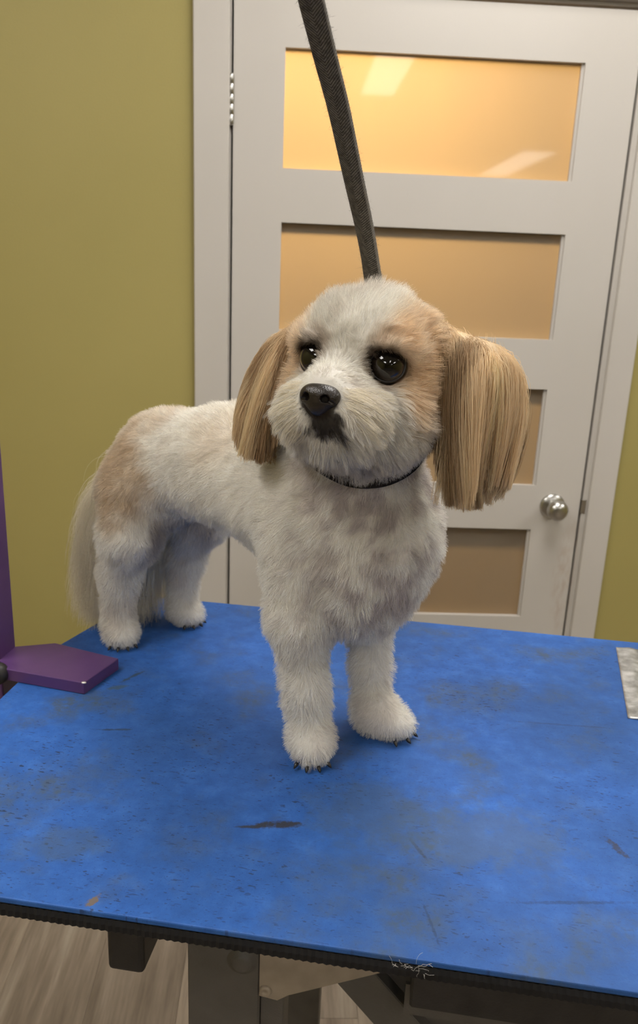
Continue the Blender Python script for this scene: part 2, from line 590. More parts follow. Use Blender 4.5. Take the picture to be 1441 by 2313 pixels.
M_BLUE = mat_blue()
M_BLACK = plain('black_rubber', (0.010, 0.010, 0.012), 0.6, spec=0.3, var=0.2)
M_BLACKM = plain('black_powder_coat', (0.024, 0.022, 0.021), 0.48, spec=0.4, var=0.2, bump=0.1, bscale=500)
M_GREY = plain('dark_grey_powder_coat', (0.092, 0.083, 0.074), 0.5, spec=0.4, var=0.08, bump=0.12, bscale=600)
M_TAUPE = plain('taupe_steel', (0.33, 0.275, 0.215), 0.42, 0.2, var=0.1)
M_PLY = plain('table_board', (0.02, 0.018, 0.016), 0.7)
top_poly = [(TX0, TY0), (TX1, TY0), (TX1, TY1), (-0.064, TY1), (TX0, -1.03)]


def rounded(poly, r, seg=5):
    out = []
    n = len(poly)
    for i in range(n):
        p = Vector(poly[i])
        a = (Vector(poly[i - 1]) - p).normalized()
        b = (Vector(poly[(i + 1) % n]) - p).normalized()
        for k in range(seg + 1):
            s = k / seg
            q = p + a * r * (1 - s) ** 2 + b * r * s ** 2
            out.append((q.x, q.y))
    return out


mat_o = mesh_obj('mat', prism_bm(rounded(top_poly, 0.018), TH - .0055, TH, 0.0012, 2), M_BLUE, table)
inner = [(TX0 + .002, TY0 + .002), (TX1 - .002, TY0 + .002), (TX1 - .002, TY1 - .002), (-0.063, TY1 - .002), (TX0 + .002, -1.03)]
mesh_obj('board', prism_bm(rounded(inner, 0.018), TH - .0165, TH - .0055), M_PLY, table)
# ribbed black edge strip along the front: a long band with fine teeth on its lower lip
bm = bmesh.new()
n = 360
rows = []
for i in range(n + 1):
    xx = TX0 + .015 + (TX1 - TX0 - .03) * i / n
    tooth = 0.0011 if i % 2 else 0.0
    rows.append([bm.verts.new((xx, TY0 + .0005 - tooth, TH - .0056)), bm.verts.new((xx, TY0 - .0012 - tooth, TH - .010)),
                 bm.verts.new((xx, TY0 - .0012 - tooth, TH - .0155)), bm.verts.new((xx, TY0 + .001, TH - .0175 - tooth)), bm.verts.new((xx, TY0 + .02, TH - .0175))])
for a, b in zip(rows, rows[1:]):
    for k in range(4):
        bm.faces.new((a[k], b[k], b[k + 1], a[k + 1]))
mesh_obj('edge_strip', bm, M_BLACK, table)
# loose pale threads caught on the edge
def hair_curves(name, P, radius, mat, parent=None, color=None):
    """P: (n, k, 3) array of strand points; radius: (k,) or (n,k)"""
    n, k, _ = P.shape
    hc = bpy.data.hair_curves.new(name)
    hc.add_curves([k] * n)
    hc.attributes['position'].data.foreach_set('vector', np.ascontiguousarray(P, dtype=np.float32).ravel())
    ra = hc.attributes.get('radius') or hc.attributes.new('radius', 'FLOAT', 'POINT')
    ra.data.foreach_set('value', np.ascontiguousarray(np.broadcast_to(radius, (n, k)), dtype=np.float32).ravel())
    if color is not None:
        ca = hc.attributes.new('fur_color', 'FLOAT_COLOR', 'CURVE')
        ca.data.foreach_set('color', np.ascontiguousarray(np.concatenate([color, np.ones((n, 1))], 1), dtype=np.float32).ravel())
    hc.materials.append(mat)
    o = bpy.data.objects.new(name, hc)
    return link(o, parent)


M_THREAD = plain('pale_thread', (0.62, 0.60, 0.58), 0.8)
nt = 16
base = np.array([0.372, TY0 - .0018, TH - .006]) + rng.normal(0, 1, (nt, 3)) * np.array([.008, .0006, .003])
dirs = rng.normal(0, 1, (nt, 3)) * np.array([1, .3, .7])
dirs /= np.linalg.norm(dirs, axis=1)[:, None]
s = np.linspace(0, 1, 6)[None, :, None]
P = base[:, None] + dirs[:, None] * s * rng.uniform(.004, .012, (nt, 1, 1)) + np.cumsum(rng.normal(0, .0007, (nt, 6, 3)), 1)
P[..., 1] = np.minimum(P[..., 1], TY0 - .0015)
tag(hair_curves('thread', P, 0.00008, M_THREAD, table), kind='stuff')

ZB = TH - .0178
# frame under the top: rails, legs with bolts, gusset plates, braces, square stop blocks
box('frame_rail', 0.0, 0.86, TY1 - .09, TY1 - .06, ZB - .032, ZB, M_GREY, table, .002, 1)
box('frame_rail', 0.02, 0.05, TY0 + .16, TY1 - .06, ZB - .032, ZB, M_GREY, table, .002, 1)
# square-tube stop block at the left
blk = mesh_obj('stop_block', box_bm(0.118, 0.1500, TY0 + .030, TY0 + .105, 0.8660, ZB, .0045, 3), M_BLACKM, table)
# near leg: upright column
leg_y = TY0 + .036
leg = mesh_obj('leg', box_bm(0.1865, 0.2485, leg_y, leg_y + .03, 0.03, ZB, .0015, 1), M_GREY, table)
mesh_obj('bolt', lathe_bm([(0, .0048), (.0062, .0046), (.0084, .0030), (.0095, .0006), (.0125, .0004), (.0128, 0)], 20, 'Y'), M_GREY, leg, True, (0.2330, leg_y, 0.8905))
box('leg_flange', 0.2485, 0.2690, leg_y + .004, leg_y + .03, 0.03, 0.8700, M_GREY, leg, .001, 1)
box('foot', 0.17, 0.285, leg_y - .02, leg_y + .06, 0.0, 0.03, M_BLACKM, leg, .004, 2)
# taupe gusset plate with a rivet
gp = [(0.2485, 0.8590), (0.2640, 0.8570), (0.2730, 0.8640), (0.372, 0.9140), (0.372, ZB), (0.2485, ZB)]
bm = prism_bm(gp, -0.0015, 0.0015)
bmesh.ops.rotate(bm, cent=(0, 0, 0), matrix=Matrix.Rotation(rad(90), 3, 'X'), verts=bm.verts[:])
gus = mesh_obj('gusset_plate', bm, M_TAUPE, table, loc=(0, leg_y + .0005, 0))
mesh_obj('rivet', lathe_bm([(0, .0022), (.0018, .0018), (.002, .0026), (.0042, .0024), (.0052, .0012), (.0055, 0)], 18, 'Y'), M_TAUPE, gus, True, (0.2540, -0.0015, 0.8655))


def bar(name, a, b, w, t, mat, parent, side=(0, 1, 0), bev=0.001):
    a, b = Vector(a), Vector(b)
    d = b - a
    L = d.length
    d.normalize()
    sv = Vector(side)
    sv = (sv - d * sv.dot(d)).normalized()
    wv = d.cross(sv)
    bm = box_bm(0, L, -w / 2, w / 2, -t / 2, t / 2, bev, 1)
    M = Matrix(((d.x, wv.x, sv.x, a.x), (d.y, wv.y, sv.y, a.y), (d.z, wv.z, sv.z, a.z), (0, 0, 0, 1)))
    bmesh.ops.transform(bm, matrix=M, verts=bm.verts[:])
    return mesh_obj(name, bm, mat, parent)


bar('brace', (0.285, leg_y + .022, 0.930), (0.62, leg_y + .022, 0.55), 0.034, 0.026, M_GREY, table)
bar('brace', (0.300, leg_y + .028, 0.935), (0.64, leg_y + .028, 0.555), 0.052, 0.012, M_GREY, table)
# the other legs
for (lx, ly) in ((0.1865, TY1 - .10), (0.66, TY1 - .10), (0.66, leg_y)):
    l2 = mesh_obj('leg', box_bm(lx, lx + .062, ly, ly + .03, 0.03, ZB, .0015, 1), M_GREY, table)
    box('foot', lx - .015, lx + .077, ly - .02, ly + .05, 0.0, 0.03, M_BLACKM, l2, .004, 2)
# black angle iron under the right of the front edge
bm = prism_bm([(0, 0), (.052, 0), (.052, .003), (.012, .005), (.005, .012), (.003, .030), (0, .030)], 0, 0.60)
M4 = Matrix(((0, 0, 1, 0.3685), (1, 0, 0, TY0 + .034), (0, 1, 0, 0.8655), (0, 0, 0, 1)))
bmesh.ops.transform(bm, matrix=M4, verts=bm.verts[:])
ang = mesh_obj('angle_and_shade_bar', bm, M_GREY, table)
box('angle_and_shade_bar', 0.372, 0.966, TY0 + .014, TY0 + .034, 0.893, ZB, M_BLACKM, table, .002, 1)  # black bar standing in for the strip of shadow above the angle iron

# ------------------------------------------------------------------ purple grooming-arm bracket
def purple():
    t = NT('purple_powder_coat')
    v = t.coord()
    col = t.ramp(t.noise(v, 30, 4), [(0.3, (0.080, 0.034, 0.125)), (0.7, (0.096, 0.042, 0.142))])
    t.pbr(col, 0.36, 0, 0.5, t.bump(t.noise(v, 350, 2), 0.06, 0.001))
    return t.m


M_PURPLE = purple()
arm = tag(empty('grooming_post', (0, 0, 0), TA), 'purple metal post with flat hexagonal plate clamped at the table end', 'post')
pl = [(-0.1295, -1.1245), (-0.0252, -1.1365), (-0.0100, -1.0685), (-0.105, -1.045), (-0.150, -1.066), (-0.150, -1.104)]
plate = mesh_obj('plate', prism_bm(pl, TH + .0004, TH + .0155, .0009, 2), M_PURPLE, arm)
M_CHIP = plain('chipped_metal', (0.62, 0.58, 0.55), 0.4, 0.6)
chip = bmesh.new()
bmesh.ops.create_uvsphere(chip, u_segments=10, v_segments=6, radius=1.0)
for v in chip.verts:
    v.co = Vector((-0.0262 + v.co.x * .0034, -1.1347 + v.co.y * .0022, TH + .0149 + v.co.z * .0012))
mesh_obj('paint_chip', chip, M_CHIP, plate, True)
mesh_obj('post', box_bm(-0.196, -0.1485, -1.1035, -1.0655, TH - .12, TH + .92, .002, 2), M_PURPLE, arm)
mesh_obj('clamp_jaw', box_bm(-0.196, -0.06, -1.105, -1.065, TH - .075, TH - .055, .002, 1), M_PURPLE, arm)
mesh_obj('clamp_screw', lathe_bm([(0, -.10), (.012, -.10), (.012, -.09), (.005, -.088), (.005, -.0255), (0.011, -.0252), (0, -.0250)], 16), M_STEEL, arm, True, (-0.088, -1.085, TH))
kk = lathe_bm([(0, .016), (.009, .0155), (.013, .012), (.014, .006), (.012, 0), (0, 0)], 20, 'Y')
mesh_obj('knob', kk, M_BLACKM, arm, True, (-0.1405, -1.1180, TH + .0085))
# horizontal arm far above, out of the picture, that the strap hangs from
STRAP_TOP = Vector((0.0, 0.0, 0.0))

# ------------------------------------------------------------------ silver tape patch
def tape_mat():
    t = NT('silver_tape')
    v = t.coord((1, 1, 1))
    ridges = t.noise(t.coord((14, 420, 1), (0, 0, rad(-8))), 1.0, 3, .5)
    blot = t.noise(v, 60, 5, .6)
    col = t.ramp(blot, [(0.3, (0.22, 0.22, 0.22)), (0.7, (0.58, 0.58, 0.59))])
    col = t.mix(t.ramp(ridges, [(0.28, 0.6), (0.40, 0.0)]), col, (0.16, 0.15, 0.14))
    t.pbr(col, t.ramp(blot, [(0.3, 0.34), (0.7, 0.5)]), 0.55, 0.5, t.bump(ridges, 0.25, 0.002))
    return t.m


bm = bmesh.new()
NX_, NY_ = 26, 40
gv = []
for j in range(NY_ + 1):
    v_ = j / NY_
    row = []
    for i in range(NX_ + 1):
        u_ = i / NX_
        xl, xr = 0.6343 + (0.6085 - 0.6343) * v_, 0.742 + (0.700 - 0.742) * v_
        yl, yr = -0.8561 + (-1.0542 + .8561) * v_, -0.862 + (-1.064 + .862) * v_
        w_ = 0.0010 + 0.0004 * math.sin(j * 2.1 + .4 * math.sin(i * .5)) + 0.0016 * math.exp(-((u_ - .17) / .07) ** 2)
        row.append((xl + (xr - xl) * u_, yl + (yr - yl) * u_, TH + w_))
    gv.append(row)
top_ = [[bm.verts.new(c) for c in row] for row in gv]
bot_ = [[bm.verts.new((c[0], c[1], TH + .0002)) for c in row] for row in gv]
for j in range(NY_):
    for i in range(NX_):
        bm.faces.new((top_[j][i], top_[j][i + 1], top_[j + 1][i + 1], top_[j + 1][i]))
        bm.faces.new((bot_[j][i], bot_[j + 1][i], bot_[j + 1][i + 1], bot_[j][i + 1]))
rim = [(0, i) for i in range(NX_)] + [(j, NX_) for j in range(NY_)] + [(NY_, i) for i in range(NX_, 0, -1)] + [(j, 0) for j in range(NY_, 0, -1)]
for (a_, b_) in zip(rim, rim[1:] + rim[:1]):
    bm.faces.new((top_[a_[0]][a_[1]], bot_[a_[0]][a_[1]], bot_[b_[0]][b_[1]], top_[b_[0]][b_[1]]))
tape = tag(mesh_obj('tape_patch', bm, tape_mat(), None, True), 'silver ridged tape patch stuck on the blue mat', 'tape')
tape.rotation_euler = (0, 0, TA)

# ------------------------------------------------------------------ the dog
DOG_LOC = (0.0775, -1.2099, TH)
DOG_RZ = rad(-46.97)
dog = tag(empty('dog', DOG_LOC, DOG_RZ), 'small white and tan dog standing on the blue grooming table', 'dog')
HC = np.array([0.0275, -0.0325, 0.3995])


def rotm(a, p, r):
    return np.array(Matrix.Rotation(a, 3, 'Z') @ Matrix.Rotation(-p, 3, 'Y') @ Matrix.Rotation(r, 3, 'X'))


HR = rotm(rad(-69.5), rad(5), rad(-1.5))        # head axes: x forward, y left, z up


def h2d(p):
    return HR @ np.asarray(p, float) + HC


def to_head(P):
    return (P - HC) @ HR


prims = []      # (kind, data, k, op)


def cap(a, b, ra, rb, k=0.03):
    prims.append(('cap', np.array(a, float), np.array(b, float), ra, rb, k))


def ell(c, r, k=0.03, R=None):
    prims.append(('ell', np.array(c, float), np.array(r, float), R, None, k))


def hell(c, r, k=0.02, pitch=0.0, roll=0.0):
    R = HR @ rotm(0, pitch, roll)
    ell(h2d(c), r, k, R)


def hcap(a, b, ra, rb, k=0.02):
    cap(h2d(a), h2d(b), ra, rb, k)


def prim_d(pr, P):
    if pr[0] == 'cap':
        _, a, b, ra, rb, k = pr
        ab = b - a
        t = np.clip(((P - a) @ ab) / (ab @ ab), 0, 1)
        q = P - a - t[..., None] * ab
        return np.sqrt((q * q).sum(-1)) - (ra + (rb - ra) * t)
    _, c, r, R, _, k = pr
    q = P - c
    if R is not None:
        q = q @ R
    k0 = np.sqrt(((q / r) ** 2).sum(-1))
    k1 = np.sqrt(((q / (r * r)) ** 2).sum(-1)) + 1e-9
    return k0 * (k0 - 1.0) / k1


def prim_box(pr):
    if pr[0] == 'cap':
        _, a, b, ra, rb, k = pr
        m = max(ra, rb)
        return np.minimum(a, b) - m, np.maximum(a, b) + m
    m = pr[2].max()
    return pr[1] - m, pr[1] + m


def sdf_grid(prims, lo, hi, vox, carve=()):
    n = np.ceil((hi - lo) / vox).astype(int) + 1
    ax = [lo[i] + vox * np.arange(n[i]) for i in range(3)]
    D = np.full(n, 0.2, np.float32)
    for pr in prims:
        k = pr[5]
        a, b = prim_box(pr)
        m = k + 0.012
        i0 = np.maximum(((a - m - lo) / vox).astype(int), 0)
        i1 = np.minimum(((b + m - lo) / vox).astype(int) + 2, n)
        if (i1 <= i0).any():
            continue
        sl = tuple(slice(i0[j], i1[j]) for j in range(3))
        G = np.stack(np.meshgrid(*[ax[j][sl[j]] for j in range(3)], indexing='ij'), -1)
        d = prim_d(pr, G).astype(np.float32)
        cur = D[sl]
        h = np.maximum(k - np.abs(cur - d), 0) / k
        D[sl] = np.minimum(cur, d) - h * h * k * 0.25
    for c, r, k in carve:
        i0 = np.maximum(((c - r - .02 - lo) / vox).astype(int), 0)
        i1 = np.minimum(((c + r + .02 - lo) / vox).astype(int) + 2, n)
        sl = tuple(slice(i0[j], i1[j]) for j in range(3))
        G = np.stack(np.meshgrid(*[ax[j][sl[j]] for j in range(3)], indexing='ij'), -1)
        d = (r - np.sqrt(((G - c) ** 2).sum(-1))).astype(np.float32)
        cur = D[sl]
        h = np.maximum(k - np.abs(cur - d), 0) / k
        D[sl] = np.maximum(cur, d) + h * h * k * 0.25
    return D


def surface_nets(D, lo, vox):
    n = np.array(D.shape)
    ins = D < 0
    # active cells
    cnt = np.zeros(n - 1, np.int8)
    for dx in (0, 1):
        for dy in (0, 1):
            for dz in (0, 1):
                cnt += ins[dx:n[0] - 1 + dx, dy:n[1] - 1 + dy, dz:n[2] - 1 + dz]
    act = (cnt > 0) & (cnt < 8)
    cells = np.argwhere(act)
    idx = np.full(n - 1, -1, np.int64)
    idx[act] = np.arange(len(cells))
    acc = np.zeros((len(cells), 3))
    num = np.zeros(len(cells))
    corners = [(a, b, c) for a in (0, 1) for b in (0, 1) for c in (0, 1)]
    for a in corners:
        for ax in range(3):
            if a[ax]:
                continue
            b = list(a)
            b[ax] = 1
            da = D[cells[:, 0] + a[0], cells[:, 1] + a[1], cells[:, 2] + a[2]]
            db = D[cells[:, 0] + b[0], cells[:, 1] + b[1], cells[:, 2] + b[2]]
            s = (da < 0) != (db < 0)
            t = np.where(s, da / np.where(s, da - db, 1), 0)
            p = np.tile(np.array(a, float), (len(cells), 1))
            p[:, ax] += t
            acc[s] += p[s]
            num[s] += 1
    V = lo + (cells + acc / num[:, None]) * vox
    F = []
    for ax in range(3):
        u, v = (ax + 1) % 3, (ax + 2) % 3
        sl0 = [slice(None)] * 3
        sl1 = [slice(None)] * 3
        sl0[ax] = slice(0, n[ax] - 1)
        sl1[ax] = slice(1, n[ax])
        A, B = ins[tuple(sl0)], ins[tuple(sl1)]
        E = np.argwhere(A != B)
        ok = (E[:, u] > 0) & (E[:, v] > 0) & (E[:, u] < n[u] - 1) & (E[:, v] < n[v] - 1)
        E = E[ok]
        flip = A[E[:, 0], E[:, 1], E[:, 2]]
        q = []
        for du, dv in ((-1, -1), (0, -1), (0, 0), (-1, 0)):
            c = E.copy()
            c[:, u] += du
            c[:, v] += dv
            q.append(idx[c[:, 0], c[:, 1], c[:, 2]])
        q = np.stack(q, 1)
        q[~flip] = q[~flip][:, ::-1]
        F.append(q)
    return V, np.concatenate(F)


# --- body shape (metres, dog axes: x forward, y left, z up from the table)
ell((-0.026, .010, 0.232), (0.074, 0.063, 0.098), .03)
ell((-0.002, .008, 0.213), (0.056, 0.064, 0.082), .03)
ell((.008, .026, 0.238), (0.054, 0.052, 0.062), .03)
cap((-0.06, .002, 0.252), (-0.21, 0, 0.270), .072, .060)
cap((-0.21, 0, 0.270), (-0.322, 0, 0.253), .060, .060)
ell((-0.335, 0, 0.238), (0.052, 0.066, 0.068), .03)
for sgn, fo, ro in ((-1, (-0.020, -0.047), (-0.374, -0.052)), (1, (0.000, 0.050), (-0.374, 0.052))):
    # fore leg
    cap((-0.040, sgn * .046 + .005, .255), (-0.035 + (.010 if sgn > 0 else 0), sgn * .050, .150), .042, .0285, .022)
    if sgn < 0:
        cap((-0.034, -.049, .150), (-0.024, -.046, .075), .0255, .0190, .02)
        cap((-0.024, -.046, .075), (-0.018, -.045, .026), .0190, .0195, .018)
        ell((-0.010, -.048, .0165), (.026, .0210, .0175), .016, rotm(rad(-40), 0, 0))
    else:
        cap((-0.026, .050, .155), (-0.018, .047, .070), .0270, .0165, .02)
        cap((-0.018, .047, .070), (-0.010, .043, .030), .0165, .0180, .018)
        ell((0.008, .048, .0160), (.034, .0225, .0165), .016, rotm(rad(12), 0, 0))
        ell((-0.003, .043, .024), (.023, .021, .021), .016)
    # hind leg
    y = sgn * .052
    cap((-0.345, sgn * .040, .215), (-0.335, sgn * .054, .165), .047, .034, .025)
    cap((-0.340, sgn * .053, .165), (-0.372, y, .100), .0335, .0215, .02)
    cap((-0.370, y, .100), (-0.378, y, .030), .0215, .0185, .018)
    ell((-0.369, y, .0165), (.027, .0215, .0165), .016, rotm(rad(-30 if sgn < 0 else 0), 0, 0))
# neck and throat
cap((-0.030, 0, 0.285), (0.010, -0.020, 0.360), .068, .060, .03)
# tail core hanging down
cap((-0.378, 0, .238), (-0.425, -.002, .195), .020, .017, .02)
cap((-0.425, -.002, .195), (-0.450, -.002, .100), .017, .011, .015)
NB = len(prims)
# --- head
hell((-0.008, 0, .006), (.070, .067, .062))
hell((.016, 0, .026), (.050, .050, .039))
for s_ in (-1, 1):
    hell((.016, s_ * .035, -.026), (.042, .032, .037))
    hell((.042, s_ * .033, .026), (.024, .022, .014), .012)           # brow
    hell((.080, s_ * .019, -.032), (.026, .021, .020), .014)          # lip lobe
hell((.066, 0, -.025), (.040, .038, .028), .018)
hell((.064, 0, -.050), (.030, .027, .016), .012)
hell((.014, 0, -.046), (.052, .052, .032))
hcap((.046, 0, .004), (.094, 0, -.009), .019, .015, .018)
NH = len(prims)
EARS = []
for s_ in (-1, 1):
    e0 = len(prims)
    w_ = 1.07 if s_ > 0 else .84
    hcap((-.008, s_ * .056, .033), (-.014, s_ * .090 * w_, .018), .017, .022, .016)
    hell((-.018, s_ * .106 * w_, -.018), (.028, .022, .040), .016, 0, s_ * rad(3))
    EARS.append((e0, e0 + 1))
# eyes
EYES = []
for s_ in (-1, 1):
    EYES.append((np.array([.0490, .0325 if s_ > 0 else -.0300, .0125]), s_))
ER = .0152
carves = [(h2d(c) + HR @ np.array([.003, 0, 0]), ER + .0012, .004) for c, s_ in EYES]
# mouth slit
lo, hi = np.array([-.49, -.185, -.008]), np.array([.13, .135, .50])
VOX = .0034
D = sdf_grid(prims, lo, hi, VOX, carves)
# flat soles: nothing below the table surface
zz = lo[2] + VOX * np.arange(D.shape[2])
D = np.maximum(D, (0.0016 - zz)[None, None, :].astype(np.float32))
BV, BF = surface_nets(D, lo, VOX)


def vnoise(P, scale, seed=0):
    """smooth value noise in [0,1]"""
    q = P * scale + seed * 17.13
    i = np.floor(q).astype(np.int64)
    f = q - i
    f = f * f * (3 - 2 * f)
    out = 0
    for dx in (0, 1):
        for dy in (0, 1):
            for dz in (0, 1):
                hsh = ((i[:, 0] + dx) * 73856093) ^ ((i[:, 1] + dy) * 19349663) ^ ((i[:, 2] + dz) * 83492791) ^ (seed * 9176131)
                hsh = (hsh ^ (hsh >> 13)) * 1274126177
                r = ((hsh ^ (hsh >> 16)) & 0xFFFF) / 65535.0
                w = (f[:, 0] if dx else 1 - f[:, 0]) * (f[:, 1] if dy else 1 - f[:, 1]) * (f[:, 2] if dz else 1 - f[:, 2])
                out = out + r * w
    return out


def sstep(x, a, b):
    t = np.clip((x - a) / (b - a), 0, 1)
    return t * t * (3 - 2 * t)


WHITE = np.array([.94, .905, .835])
TAN = np.array([.90, .695, .475])
EARC = np.array([.85, .69, .46])
BROWN = np.array([.135, .078, .042])
DARK = np.array([.030, .022, .018])
NOSE_C = np.array([.1065, .001, -.0155])


def head_dist(P):
    return np.min(np.stack([prim_d(p, P) for p in prims[NB:NH]]), 0)


def ear_dist(P):
    return [np.min(np.stack([prim_d(prims[a], P), prim_d(prims[b], P)]), 0) for a, b in EARS]


def regions(P):
    """what each point of the coat belongs to"""
    R = {}
    R['h'] = to_head(P)
    body = np.min(np.stack([prim_d(p, P) for p in prims[:NB]]), 0)
    hd = head_dist(P)
    ed = np.min(np.stack(ear_dist(P)), 0)
    R['head'] = sstep(body - hd, -.004, .004)
    R['ear'] = sstep(np.minimum(hd, body) - ed, -.001, .006)
    td = np.min(np.stack([prim_d(p, P) for p in prims[NB - 2:NB]]), 0)
    oth = np.min(np.stack([prim_d(p, P) for p in prims[:NB - 2]]), 0)
    R['tail'] = sstep(oth - td, .001, .008)
    return R


def fur_color(P, R):
    n = len(P)
    h = R['h']
    n1, n2, n3 = vnoise(P, 28, 1), vnoise(P, 75, 2), vnoise(P, 190, 3)
    nn = (n1 - .5) * .6 + (n2 - .5) * .4
    col = np.tile(WHITE, (n, 1))

    def lay(mask, c):
        nonlocal col
        col = col * (1 - mask[:, None]) + np.asarray(c) * mask[:, None]
    # body: faint cream and grey mottling, skin showing through on the chest, its shade darkened into the colour
    lay(.30 * sstep(n1 + .5 * n2, .75, 1.15), (.66, .58, .52))
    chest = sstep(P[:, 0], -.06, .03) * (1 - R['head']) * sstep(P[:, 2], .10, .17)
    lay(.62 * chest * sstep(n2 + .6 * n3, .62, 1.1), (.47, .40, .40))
    # tan saddle on the rump and right flank
    d = np.sqrt(((P[:, 0] + .335) / .050) ** 2 + ((P[:, 2] - .250) / .075) ** 2 + (np.maximum(P[:, 1] - .01, 0) / .07) ** 2)
    lay(.74 * sstep(1.35 - d + nn * 1.1, 0, 1.05) * (1 - R['tail']), (.64, .475, .29))
    d = np.sqrt(((P[:, 0] + .175) / .05) ** 2 + ((P[:, 2] - .31) / .035) ** 2)
    lay(.30 * sstep(1.2 - d + nn, 0, .8), (.70, .55, .38))
    # belly between the hind legs: darker bluish grey tone
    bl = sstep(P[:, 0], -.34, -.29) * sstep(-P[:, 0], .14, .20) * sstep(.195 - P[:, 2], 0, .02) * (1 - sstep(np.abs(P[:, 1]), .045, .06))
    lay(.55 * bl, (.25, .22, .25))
    # tail plume
    lay(.5 * R['tail'], (.72, .62, .48))
    # --- head
    H = R['head'] * (1 - R['ear'])
    x, y, z = h[:, 0], h[:, 1], h[:, 2]
    side_l = sstep(y + .012 * (n1 - .5) * 2, .018, .040) * sstep(z + .012 * (n2 - .5), -.060, -.012)
    side_r = sstep(-y + .010 * (n1 - .5) * 2, .034, .048) * sstep(z, -.035, -.010) * (1 - sstep(z, .035, .055))
    muz = sstep(1.25 - np.sqrt(((x - .075) / .055) ** 2 + (y / .054) ** 2 + ((z + .034) / .040) ** 2), 0, .22)
    lay(H * np.clip(1.0 * side_l + .95 * side_r, 0, 1) * (1 - muz) * (.85 + .5 * (n2 - .5)), TAN)
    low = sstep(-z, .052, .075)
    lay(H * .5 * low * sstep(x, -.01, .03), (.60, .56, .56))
    # brown shading of the coat round the eyes
    for c, s_ in EYES:
        q = h - c
        de = np.sqrt((q[:, 0] / 1.2) ** 2 + (q[:, 1] - s_ * -.002) ** 2 + ((q[:, 2] - .003) / .95) ** 2)
        lay(H * .55 * sstep(.029 - de + .008 * (n2 - .5), 0, .010), (.36, .235, .14))
        lay(H * .90 * sstep(.0228 - de + .004 * (n3 - .5), 0, .0055), (.055, .036, .026))
        # tear stain towards the nose
        t1 = np.sqrt((q[:, 0] / .022) ** 2 + ((q[:, 1] + s_ * .016) / .010) ** 2 + ((q[:, 2] + .010) / .010) ** 2)
        lay(H * .45 * sstep(1.2 - t1 + nn, 0, .7), (.33, .18, .13))
    # white blaze stays white between the eyes; dark lips under the nose
    q = h - np.array([.090, .007, -.0345])
    dm = np.sqrt((q[:, 0] / .030) ** 2 + (q[:, 1] / .0225) ** 2 + (q[:, 2] / .0150) ** 2)
    lay(H * .97 * sstep(1.10 - dm + .5 * (n3 - .5), 0, .32), DARK)
    dn = np.sqrt(((h - NOSE_C) ** 2 * np.array([1, 1, 1])).sum(1))
    lay(H * sstep(.0185 - dn, 0, .003) * sstep(-(z - NOSE_C[2]), -.006, -.001), DARK)
    # --- ears
    streak = vnoise(h * np.array([1.0, 1.0, .12]), 170, 5)
    ear = EARC[None] * (.72 + .62 * streak)[:, None]
    ear = ear * (1 - .35 * sstep(z, -.02, .04))[:, None] + np.array([.86, .66, .44]) * (.35 * sstep(z, -.02, .04))[:, None]
    col = col * (1 - R['ear'][:, None]) + ear * R['ear'][:, None]
    return np.clip(col, .004, .95)


def fur_mat():
    t = NT('dog_fur')
    at = t.n('Attribute', attribute_name='fur_color')
    b = t.pbr(at.outputs['Color'], 0.55, 0, 0.25)
    tl = t.n('BsdfTranslucent')
    t.set(tl, 0, at.outputs['Color'])
    mx = t.n('MixShader')
    mx.inputs[0].default_value = 0.35
    t.t.links.new(b.outputs[0], mx.inputs[1])
    t.t.links.new(tl.outputs[0], mx.inputs[2])
    t.t.links.new(mx.outputs[0], t.out.inputs[0])
    return t.m


M_FUR = fur_mat()
body = np_mesh('body', BV, BF, M_FUR, dog)
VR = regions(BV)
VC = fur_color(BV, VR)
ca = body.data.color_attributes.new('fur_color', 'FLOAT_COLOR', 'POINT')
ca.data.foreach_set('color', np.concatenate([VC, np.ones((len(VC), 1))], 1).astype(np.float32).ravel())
vn = np.empty(len(BV) * 3, np.float32)
body.data.vertices.foreach_get('normal', vn)
VN = vn.reshape(-1, 3).astype(float)

# --- sample hair roots on the body surface
T = np.concatenate([BF[:, [0, 1, 2]], BF[:, [0, 2, 3]]])
A = np.linalg.norm(np.cross(BV[T[:, 1]] - BV[T[:, 0]], BV[T[:, 2]] - BV[T[:, 0]]), axis=1) * .5
tc = BV[T].mean(1)
tr = {k: (v[T].mean(1)) for k, v in VR.items()}
AREA = A.sum()


def roots(wt, n):
    pr = A * wt
    pr = pr / pr.sum()
    ti = rng.choice(len(T), n, p=pr)
    u, v = rng.random(n), rng.random(n)
    f = u + v > 1
    u[f], v[f] = 1 - u[f], 1 - v[f]
    w = np.stack([1 - u - v, u, v], 1)[:, :, None]
    P = (BV[T[ti]] * w).sum(1)
    N = (VN[T[ti]] * w).sum(1)
    return P, N / np.linalg.norm(N, axis=1)[:, None]


def unit(v):
    return v / (np.linalg.norm(v, axis=-1, keepdims=True) + 1e-9)


def tang(c, N):
    return unit(c - N * (c * N).sum(1, keepdims=True))


def clump(P, N, spacing, amt, power=1.5):
    """pull strand ends towards the end of a nearby guide strand"""
    n, k, _ = P.shape
    g = rng.choice(n, max(50, int(n / spacing)), replace=False)
    kd = KDTree(len(g))
    for j, q in enumerate(P[g, 0]):
        kd.insert(q, j)
    kd.balance()
    near = np.array([kd.find(q)[1] for q in P[:, 0]])
    G = P[g][near]
    w = (np.linspace(0, 1, k) ** power)[None, :, None] * np.asarray(amt).reshape(-1, 1, 1)
    off = P[:, :1] - G[:, :1]
    return P + (G + off * .25 - P) * w


QUALITY = 1.0
